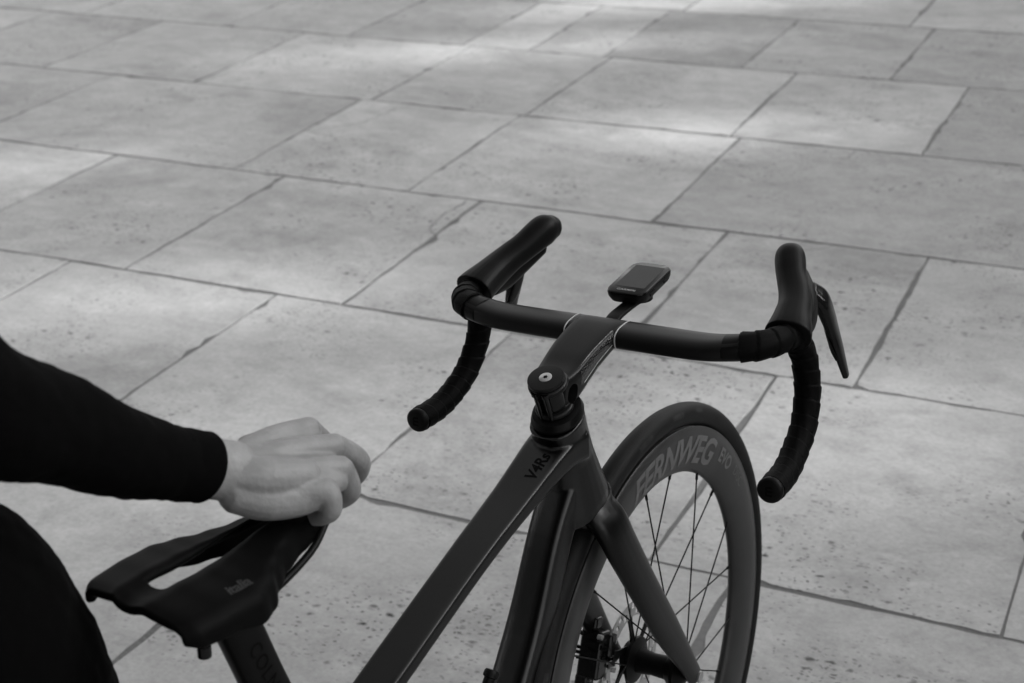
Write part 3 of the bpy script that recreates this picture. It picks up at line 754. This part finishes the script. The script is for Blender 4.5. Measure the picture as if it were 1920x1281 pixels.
for xx in (-.712, -.664):
    g = G(); rod(g, (xx, 0, .850), (xx - .004, 0, .806), .0028, 12); rod(g, (xx - .0035, 0, .812), (xx - .0045, 0, .802), .006, 12); rod(g, (xx, -.007, .858), (xx, .007, .858), .006, 14); make('clamp_bolt', g, 'gloss', post)
vs, fs = text_mesh('italia', .016, .3, .0004, .9, 1.0, cut=.004); sbv = bvh_of(shell)
out = []
for x, y in vs:
    p = np.array((-.722, -.050, .95)) + np.array((1, 0, 0)) * x + Y * y; h = onto(sbv, p, (0, 0, -1), .0004); out.append(h if h else Vector((p[0], p[1], .885)))
decal('saddle_lettering', out, fs, mat('saddle_print', .008, .5), shell)

# ------------------------------------------------------------------ rear wheel and drive, below and behind the frame of the photograph
rw = empty('rear_wheel', bike)
def WR(p): return np.array(p, float) + np.array((-.93, 0, RW))
ro = make('rim', revolve(prof, 90, WR), 'rim', rw, True, 50); make('tyre', revolve(tp, 90, WR), 'tyre', rw, True, 60)
make('hub', revolve([(.0085, .05), (.02, .04), (.03, .028), (.03, .024), (.017, .02), (.017, -.02), (.03, -.024), (.03, -.03), (.02, -.05)], 28, WR), 'carbon', rw, True, 35)
for k in range(20):
    hole = 18 * k + 5; fy = -.027 if k % 2 else .026; anc = hole + (18 if (k // 2) % 2 else -18)
    p = np.array(WR((.029 * math.cos(R(anc)), fy, .029 * math.sin(R(anc))))); q = np.array(WR((.2545 * math.cos(R(hole)), 0, .2545 * math.sin(R(hole)))))
    so = bpy.data.objects.new('spoke', spoke_me); COL.objects.link(so); so.parent = rw
    d = Vector(q - p); mt = d.to_track_quat('Z', 'Y').to_matrix().to_4x4() @ Matrix.Diagonal((1, 1, float(np.linalg.norm(q - p)), 1)); mt.translation = Vector(p); so.matrix_local = mt
def CR(p): return np.array(p, float) + np.array((-.515, 0, .272))
crank = empty('crankset', bike)
make('chainring', revolve([(.070, -.046), (.104, -.046), (.104, -.049), (.070, -.049)], 60, CR), 'gloss', crank, True, 30)
for s_, a in ((-1, -20), (1, 160)):
    e = np.array((.1725 * math.cos(R(a)), 0, .1725 * math.sin(R(a))))
    g = G(); sweep(g, [tuple(CR((0, .055 * s_, 0))) + (.009, .017), tuple(CR(e * .5 + Y * .062 * s_)) + (.008, .014), tuple(CR(e + Y * .068 * s_)) + (.007, .012)], Y, 16, 3, 4); make('crank_arm', g, 'gloss', crank)
    g = G(); g.box(CR(e + Y * .105 * s_), .08, .06, .014); make('pedal', g, 'black', crank, False)
g = G(); g.loft([ring(CR((0, -.0475, 0)) * 1 + np.array((0, 0, 0)), (1, 0, 0), (0, 0, 1), .02, .02, 12), ring(CR((0, -.0445, 0)), (1, 0, 0), (0, 0, 1), .02, .02, 12)])
for k in range(5):
    a = R(72 * k); g.box(CR((.045 * math.cos(a), -.0475, .045 * math.sin(a))), .06, .003, .016, rot=np.array([[math.cos(a), 0, -math.sin(a)], [0, 1, 0], [math.sin(a), 0, math.cos(a)]]))
make('chainring_spider', g, 'gloss', crank, False)

# ------------------------------------------------------------------ water bottle on the down tube (its top just shows)
bot = empty('water_bottle'); bot.matrix_world = bm_
props(bot, 'black water bottle in the cage behind the down tube, only its nozzle showing', 'bottle')
bd = unit((-.62, 0, -.78)); bn = unit((-.78, 0, .62)); b0 = np.array((-.346, -.004, .549))
g = G(); g.loft([ring(b0 + bd * k, bn, Y, r, r, 28) for k, r in ((-.006, .0068), (-.004, .0082), (.000, .0084), (.002, .0082), (.003, .0062), (.014, .0062), (.016, .0090))]); make('nozzle', g, 'black', bot, True, 35)
g = G(); g.loft([ring(b0 + bd * k, bn, Y, r, r, 36) for k, r in ((.015, .012), (.017, .026), (.021, .031), (.034, .0325), (.036, .0300))]); make('lid', g, 'black', bot, True, 35)
g = G(); g.loft([ring(b0 + bd * k, bn, Y, r, r, 36) for k, r in ((.036, .031), (.045, .0355), (.09, .036), (.10, .032), (.12, .032), (.13, .036), (.19, .036), (.195, .030))]); make('bottle_body', g, 'carbon', bot, True, 45)
g = G()
for s_ in (1, -1): sweep(g, [tuple(b0 + bd * .195 + bn * (-.034) + Y * .008 * s_) + (.003, .003), tuple(b0 + bd * .14 + bn * -.030 + Y * .026 * s_) + (.003, .003), tuple(b0 + bd * .09 + bn * .005 + Y * .039 * s_) + (.003, .003), tuple(b0 + bd * .085 + bn * .03 + Y * .025 * s_) + (.003, .003)], bn, 10, 2, 5)
sweep(g, [tuple(b0 + bd * .20 + bn * -.036) + (.004, .006), tuple(b0 + bd * .06 + bn * -.038) + (.004, .006)], bn, 10, 2, 2)
make('bottle_cage', g, 'carbon', bike)
# ------------------------------------------------------------------ person: right hand on the saddle nose
def WP(x, y, d):
    """place of something seen at photo column x, row y, standing d metres in front of the lens plane"""
    v = FW * d + RT * ((x - 960) / 2913.85 * d) - UP * ((y - 640.5) / 2913.85 * d); return np.array((v.x, v.y, v.z + 1.5784718))
def chain(g, rows, n=16, seg=4, flat=1.0, ref=None):
    rows = [(*p, r) for p, r in rows]; P_ = crom([(p[0], p[1], p[2], p[3], p[3] * flat) for p in rows], seg)
    sweep(g, [tuple(q) for q in P_], ref if ref is not None else np.array((.13, .55, .8)), n, 2.1, 1)
wr = WP(425, 880, 1.300)
mcp = [WP(580, 806, 1.395), WP(628, 838, 1.378), WP(640, 880, 1.356), WP(612, 922, 1.330)]
hg = G()
chain(hg, [(WP(300, 862, 1.25), .0300), (WP(380, 876, 1.285), .0265), (WP(440, 884, 1.305), .0255)], 22, 4, .82)
for i, (k, r0, r1) in enumerate(((mcp[0], .0128, .0120), (mcp[1], .0135, .0124), (mcp[2], .0135, .0122), (mcp[3], .0135, .0118))):
    a_ = WP((440, 440, 436, 432)[i], (862, 876, 890, 906)[i], (1.312, 1.305, 1.300, 1.296)[i]); mid_ = a_ * .5 + k * .5 + np.array((0, 0, (.004, .003, .001, -.003)[i]))
    chain(hg, [(a_, r0 * 1.05), (mid_, r0), (k, r1)], 16)
lat = unit(mcp[0] - mcp[3])
sweep(hg, [tuple(WP(428, 884, 1.303)) + (.0240, .0180), tuple(WP(470, 880, 1.315)) + (.0285, .0185), tuple(WP(530, 878, 1.336)) + (.0365, .0178), tuple(WP(580, 874, 1.353)) + (.0375, .0155), tuple(WP(610, 868, 1.364)) + (.0345, .0120)], lat, 26, 2.6, 5)
# webs that fill the palm
chain(hg, [(WP(450, 880, 1.325), .020), (WP(530, 870, 1.365), .021), (WP(590, 862, 1.385), .018)], 18)
chain(hg, [(WP(440, 905, 1.302), .018), (WP(520, 908, 1.322), .0185), (WP(600, 900, 1.348), .016)], 18)
chain(hg, [(WP(435, 893, 1.300), .0185), (WP(500, 897, 1.310), .0195), (WP(570, 895, 1.332), .0175)], 18)
chain(hg, [(WP(440, 925, 1.300), .017), (WP(500, 935, 1.312), .019), (WP(570, 925, 1.330), .0185), (WP(605, 905, 1.345), .015)], 18)
chain(hg, [(WP(470, 850, 1.335), .0165), (WP(540, 830, 1.370), .0165), (WP(580, 822, 1.392), .013)], 18)
fingers = [
    [(mcp[0], .0118), (WP(618, 842, 1.440), .0100), (WP(622, 880, 1.462), .0092), (WP(606, 915, 1.462), .0085), (WP(596, 930, 1.455), .0075)],
    [(mcp[1], .0124), (WP(655, 848, 1.400), .0108), (WP(675, 866, 1.420), .0104), (WP(672, 888, 1.436), .0092), (WP(650, 908, 1.440), .0085), (WP(630, 922, 1.436), .0075)],
    [(mcp[2], .0122), (WP(652, 900, 1.366), .0108), (WP(657, 921, 1.376), .0102), (WP(642, 936, 1.392), .0090), (WP(618, 944, 1.400), .0083), (WP(600, 946, 1.400), .0072)],
    [(mcp[3], .0122), (WP(620, 936, 1.330), .0108), (WP(620, 957, 1.334), .0100), (WP(604, 968, 1.348), .0088), (WP(582, 970, 1.362), .0080), (WP(566, 966, 1.370), .0070)],
]
for f in fingers: chain(hg, [(p, r * .94) for p, r in f], 14, 5)
chain(hg, [(WP(460, 872, 1.335), .0165), (WP(505, 895, 1.385), .0140), (WP(535, 925, 1.405), .0110), (WP(556, 950, 1.405), .0095), (WP(570, 965, 1.400), .0080)], 16)
hand = fuse('hand_part', hg, M['skin'], None, .0012, 8, .5)
# the rest of the body, standing at the left of the bicycle
def body_shapes(g, grow=0.0):
    e = grow; V = np.array
    sweep(g, [(-.63, .96, .84, .155 + e, .105 + e), (-.615, .97, .93, .165 + e, .110 + e), (-.62, .96, 1.03, .140 + e, .098 + e), (-.64, .95, 1.15, .145 + e, .105 + e), (-.66, .94, 1.28, .170 + e, .110 + e), (-.67, .93, 1.37, .150 + e, .085 + e), (-.675, .93, 1.42, .070 + e, .065 + e)], V((1., .25, 0)), 28, 2.3, 5)
    chain(g, [((-.535, 1.0, .93), .098 + e), ((-.460, 1.02, .893), .092 + e), ((-.430, 1.03, .808), .089 + e), ((-.412, 1.06, .66), .076 + e), ((-.405, 1.085, .50), .058 + e), ((-.435, 1.06, .38), .055 + e), ((-.465, 1.03, .26), .050 + e), ((-.485, 1.015, .11), .036 + e)], 24, 5, 1, V((1., 0, 0)))
    chain(g, [((-.70, .94, .90), .098 + e), ((-.71, .95, .74), .085 + e), ((-.71, .97, .50), .058 + e), ((-.71, .94, .36), .055 + e), ((-.71, .91, .24), .048 + e), ((-.71, .90, .11), .036 + e)], 24, 5, 1, V((1., 0, 0)))
    sh = V((-.515, .905, 1.345)); el = WP(-60, 745, 1.09)
    chain(g, [((-.58, .92, 1.37), .055 + e), (sh, .056 + e), (sh * .5 + el * .5, .049 + e), (el, .0475 + e), (WP(90, 800, 1.155), .0435 + e), (WP(210, 842, 1.205), .0365 + e * .9), (WP(310, 867, 1.25), .0315 + e * .8), (WP(366, 876, 1.275), .0275 + e * .8)], 26, 6, .96)
    chain(g, [((-.76, .94, 1.37), .055 + e), ((-.84, .93, 1.33), .053 + e), ((-.88, .92, 1.19), .045 + e), ((-.895, .93, 1.07), .040 + e), ((-.88, .99, .95), .032 + e), ((-.87, 1.02, .86), .026 + e)], 22, 5, .96)
g = G(); body_shapes(g, -.0035)
chain(g, [((-.675, .93, 1.38), .060), ((-.672, .935, 1.45), .054), ((-.665, .945, 1.50), .056)], 20)
sweep(g, [(-.655, .955, 1.465, .045, .050), (-.655, .955, 1.50, .060, .078), (-.655, .950, 1.56, .072, .092), (-.657, .945, 1.62, .074, .096), (-.66, .94, 1.67, .058, .078)], np.array((.6, -.8, 0)), 24, 2.1, 5)
fd = unit((.8, .6, 0)); fs_ = np.array((.6, -.8, 0)); hc = np.array((-.655, .950, 1.56))
chain(g, [(hc + fd * .085 + np.array((0, 0, .022)), .007), (hc + fd * .100 + np.array((0, 0, -.008)), .012)], 12)
chain(g, [(hc + fd * .088 - fs_ * .020 + np.array((0, 0, -.040)), .006), (hc + fd * .094 + np.array((0, 0, -.040)), .0075), (hc + fd * .088 + fs_ * .020 + np.array((0, 0, -.040)), .006)], 12)
for q in (1, -1): chain(g, [(hc + fs_ * .072 * q - fd * .005 + np.array((0, 0, -.025)), .008), (hc + fs_ * .080 * q - fd * .010 + np.array((0, 0, .020)), .010)], 12)
lh = np.array((-.865, 1.03, .83))
chain(g, [((-.87, 1.02, .88), .024), (lh, .026), (lh + (.005, .02, -.05), .026)], 16)
for i, a in enumerate((-.03, -.01, .01, .03)):
    b = lh + np.array((a * .5, a * .6 + .02, -.06)); chain(g, [(b, .0095), (b + (.004, .006, -.030), .0085), (b + (.014, .002, -.055), .0078)], 10)
chain(g, [(lh + (.01, .035, .0), .012), (lh + (.018, .05, -.03), .0095), (lh + (.022, .045, -.055), .0085)], 10)
body = fuse('person', g, M['skin'], None, .0052, 4, .5)
bm = bmesh.new(); bm.from_mesh(body.data); bm.from_mesh(hand.data); bm.to_mesh(body.data); bm.free()
body.data.polygons.foreach_set('use_smooth', [True] * len(body.data.polygons)); bpy.data.objects.remove(hand)
props(body, 'person in black long sleeves and tights holding the saddle nose with one hand', 'person')
g = G(); body_shapes(g, .0)
def fold(o):
    tx = bpy.data.textures.new('folds', 'CLOUDS'); tx.noise_scale = .035
    d = o.modifiers.new('d', 'DISPLACE'); d.texture = tx; d.strength = .006; d.mid_level = .5; d.texture_coords = 'GLOBAL'
clothes = fuse('cycling_suit', g, M['cloth'], body, .0040, 3, .5, fold)
# sleeve end: a rolled cuff with soft creases behind it
g = G(); secs = []; ax0 = WP(330, 869, 1.259); ax1 = WP(409, 881, 1.291); d = unit(ax1 - ax0); a = unit(np.array((0, 0, 1.)) - d * d[2]); b = np.cross(d, a)
for k, r in ((-.062, .0335), (-.055, .0350), (-.048, .0336), (-.040, .0338), (-.033, .0328), (-.024, .0306), (-.018, .0312), (-.012, .0300), (-.004, .0309), (.010, .0297), (.0145, .0302), (.0160, .0296), (.0158, .0280), (.008, .0262)):
    c = ax0 + (ax1 - ax0) * .24 + d * k; secs.append([c + a * (r * math.cos(t) * (1 + .015 * math.sin(3 * t + k * 90))) + b * (r * .95 * math.sin(t)) + d * .004 * math.sin(t + .5) for t in [2 * math.pi * j / 40 for j in range(40)]])
g.loft(secs); make('sleeve_cuff', g, 'cloth', body, True, 70)
for q, (fx_, fy_) in enumerate(((-.485, 1.015), (-.71, .90))):
    g = G(); sweep(g, [(fx_ - .03, fy_ - .03, .050, .040, .045), (fx_, fy_, .055, .042, .052), (fx_ + .06, fy_ + .06, .045, .042, .040), (fx_ + .13, fy_ + .12, .032, .038, .026), (fx_ + .16, fy_ + .15, .028, .026, .018)], np.array((.7, -.7, 0)), 20, 2.4, 4)
    g.loft([ring((fx_, fy_, z), (1, 0, 0), (0, 1, 0), r, r, 18) for z, r in ((.05, .045), (.10, .043), (.13, .040))]); make('cycling_shoe', g, 'black', body)
g = G(); sweep(g, [tuple(hc - fd * .025 + np.array((0, 0, -.03))) + (.074, .080), tuple(hc - fd * .018 + np.array((0, 0, .03))) + (.081, .092), tuple(hc - fd * .012 + np.array((0, 0, .08))) + (.081, .094), tuple(hc - fd * .012 + np.array((0, 0, .125))) + (.055, .066)], fs_, 24, 2.1, 5); make('hair', g, 'hair', body)
for q in (1, -1):
    g = G(); chain(g, [(hc + fd * .0845 + fs_ * .031 * q + np.array((0, -0, .012)), .009), (hc + fd * .0865 + fs_ * .031 * q + np.array((0, 0, .012)), .009)], 12); make('eye', g, 'white', body)

# ------------------------------------------------------------------ added unseen blockers: a slotted mask on the right, a dark facade behind
smask = empty('arcade'); props(smask, 'tall stone arcade of square piers along the right side of the square', 'arcade')
M['wall'] = mat('facade_stone', .22, .8, bump=.4, bscale=8, var=.1, vscale=2)
mask_piers = [(-6, 2.56), (3.14, 3.52), (3.92, 4.72), (5.10, 5.96), (6.30, 6.62), (6.94, 7.95), (8.25, 9.1), (9.5, 10.3), (10.7, 11.5)]  # added out of view; gaps spaced to throw bright streaks on the paving
for y0, y1 in mask_piers:
    g = G(); g.box((9.0, (y0 + y1) / 2, 2.2), .5, y1 - y0, 4.4); g.box((9.0, (y0 + y1) / 2, .15), .62, y1 - y0 + .1, .3); make('pier', g, 'wall', smask, False)
lit = [[(-.75, -.15), (.15, .95)], [(-1.6, -.35), (1.5, 2.4)], [(-2.3, -1.35), (-.05, 1.05)], [(-2.9, -2.3), (-1.0, .95)], [(-.3, 1.6)], [(-3.4, -1.6), (1.4, 3.0)], [(-2, 3)], [(-2, 3)]]
for (a0, a1), (b0, b1), spans in zip(mask_piers, mask_piers[1:], lit):       # added panels narrow each bay so sun lands only on the lit spans
    hs = sorted((8.9 - x) * math.tan(R(SUN_EL)) for sp in spans for x in sp); edges = [0.0] + hs + [4.4]
    for k in range(0, len(edges), 2):
        z0, z1 = edges[k], edges[k + 1]
        if z1 - z0 > .02: g = G(); g.box((9.0, (a1 + b0) / 2, (z0 + z1) / 2), .3, b0 - a1, z1 - z0); make('infill_panel', g, 'wall', smask, False)
g = G(); g.box((9.0, 2.75, 4.6), .7, 18, .4); make('entablature', g, 'wall', smask, False)
fac = empty('building'); props(fac, 'long stone building with rows of tall windows behind the camera', 'building')  # added out of view to shade the bicycle from behind and left
M['wall_dark'] = mat('weathered_dark_stone', .05, .85, bump=.4, bscale=6, var=.15, vscale=1.5, spec=.2)  # kept dark so the added facade dims the frame's reflections
fac['label'] = 'long dark stone building with rows of tall windows behind and left of the camera'
g = G(); g.box((-4.0, -4.5, 6.5), 5.0, 1.0, 13); g.box((-7.0, 2.0, 6.5), 1.0, 14, 13); make('wall', g, 'wall_dark', fac, False)
g = G(); g.box((-3.9, -4.4, 13.2), 5.6, 1.4, .4); g.box((-6.9, 2.2, 13.21), 1.4, 14.4, .42); make('cornice', g, 'wall_dark', fac, False)
win = None
for fl in range(3):
    for k in range(9):
        if win is None:
            g = G(); g.box((0, 0, 0), 1.2, .06, 2.2); win = make('window', g, 'bezel', fac, False); o = win
        else: o = bpy.data.objects.new('window', win.data); COL.objects.link(o); o.parent = fac
        if k < 2: o.location = (-5.2 + k * 2.4, -3.98, 2.4 + fl * 3.9)
        else: o.location = (-6.48, -2.8 + (k - 2) * 1.9, 2.4 + fl * 3.9); o.rotation_euler = (0, 0, R(90))
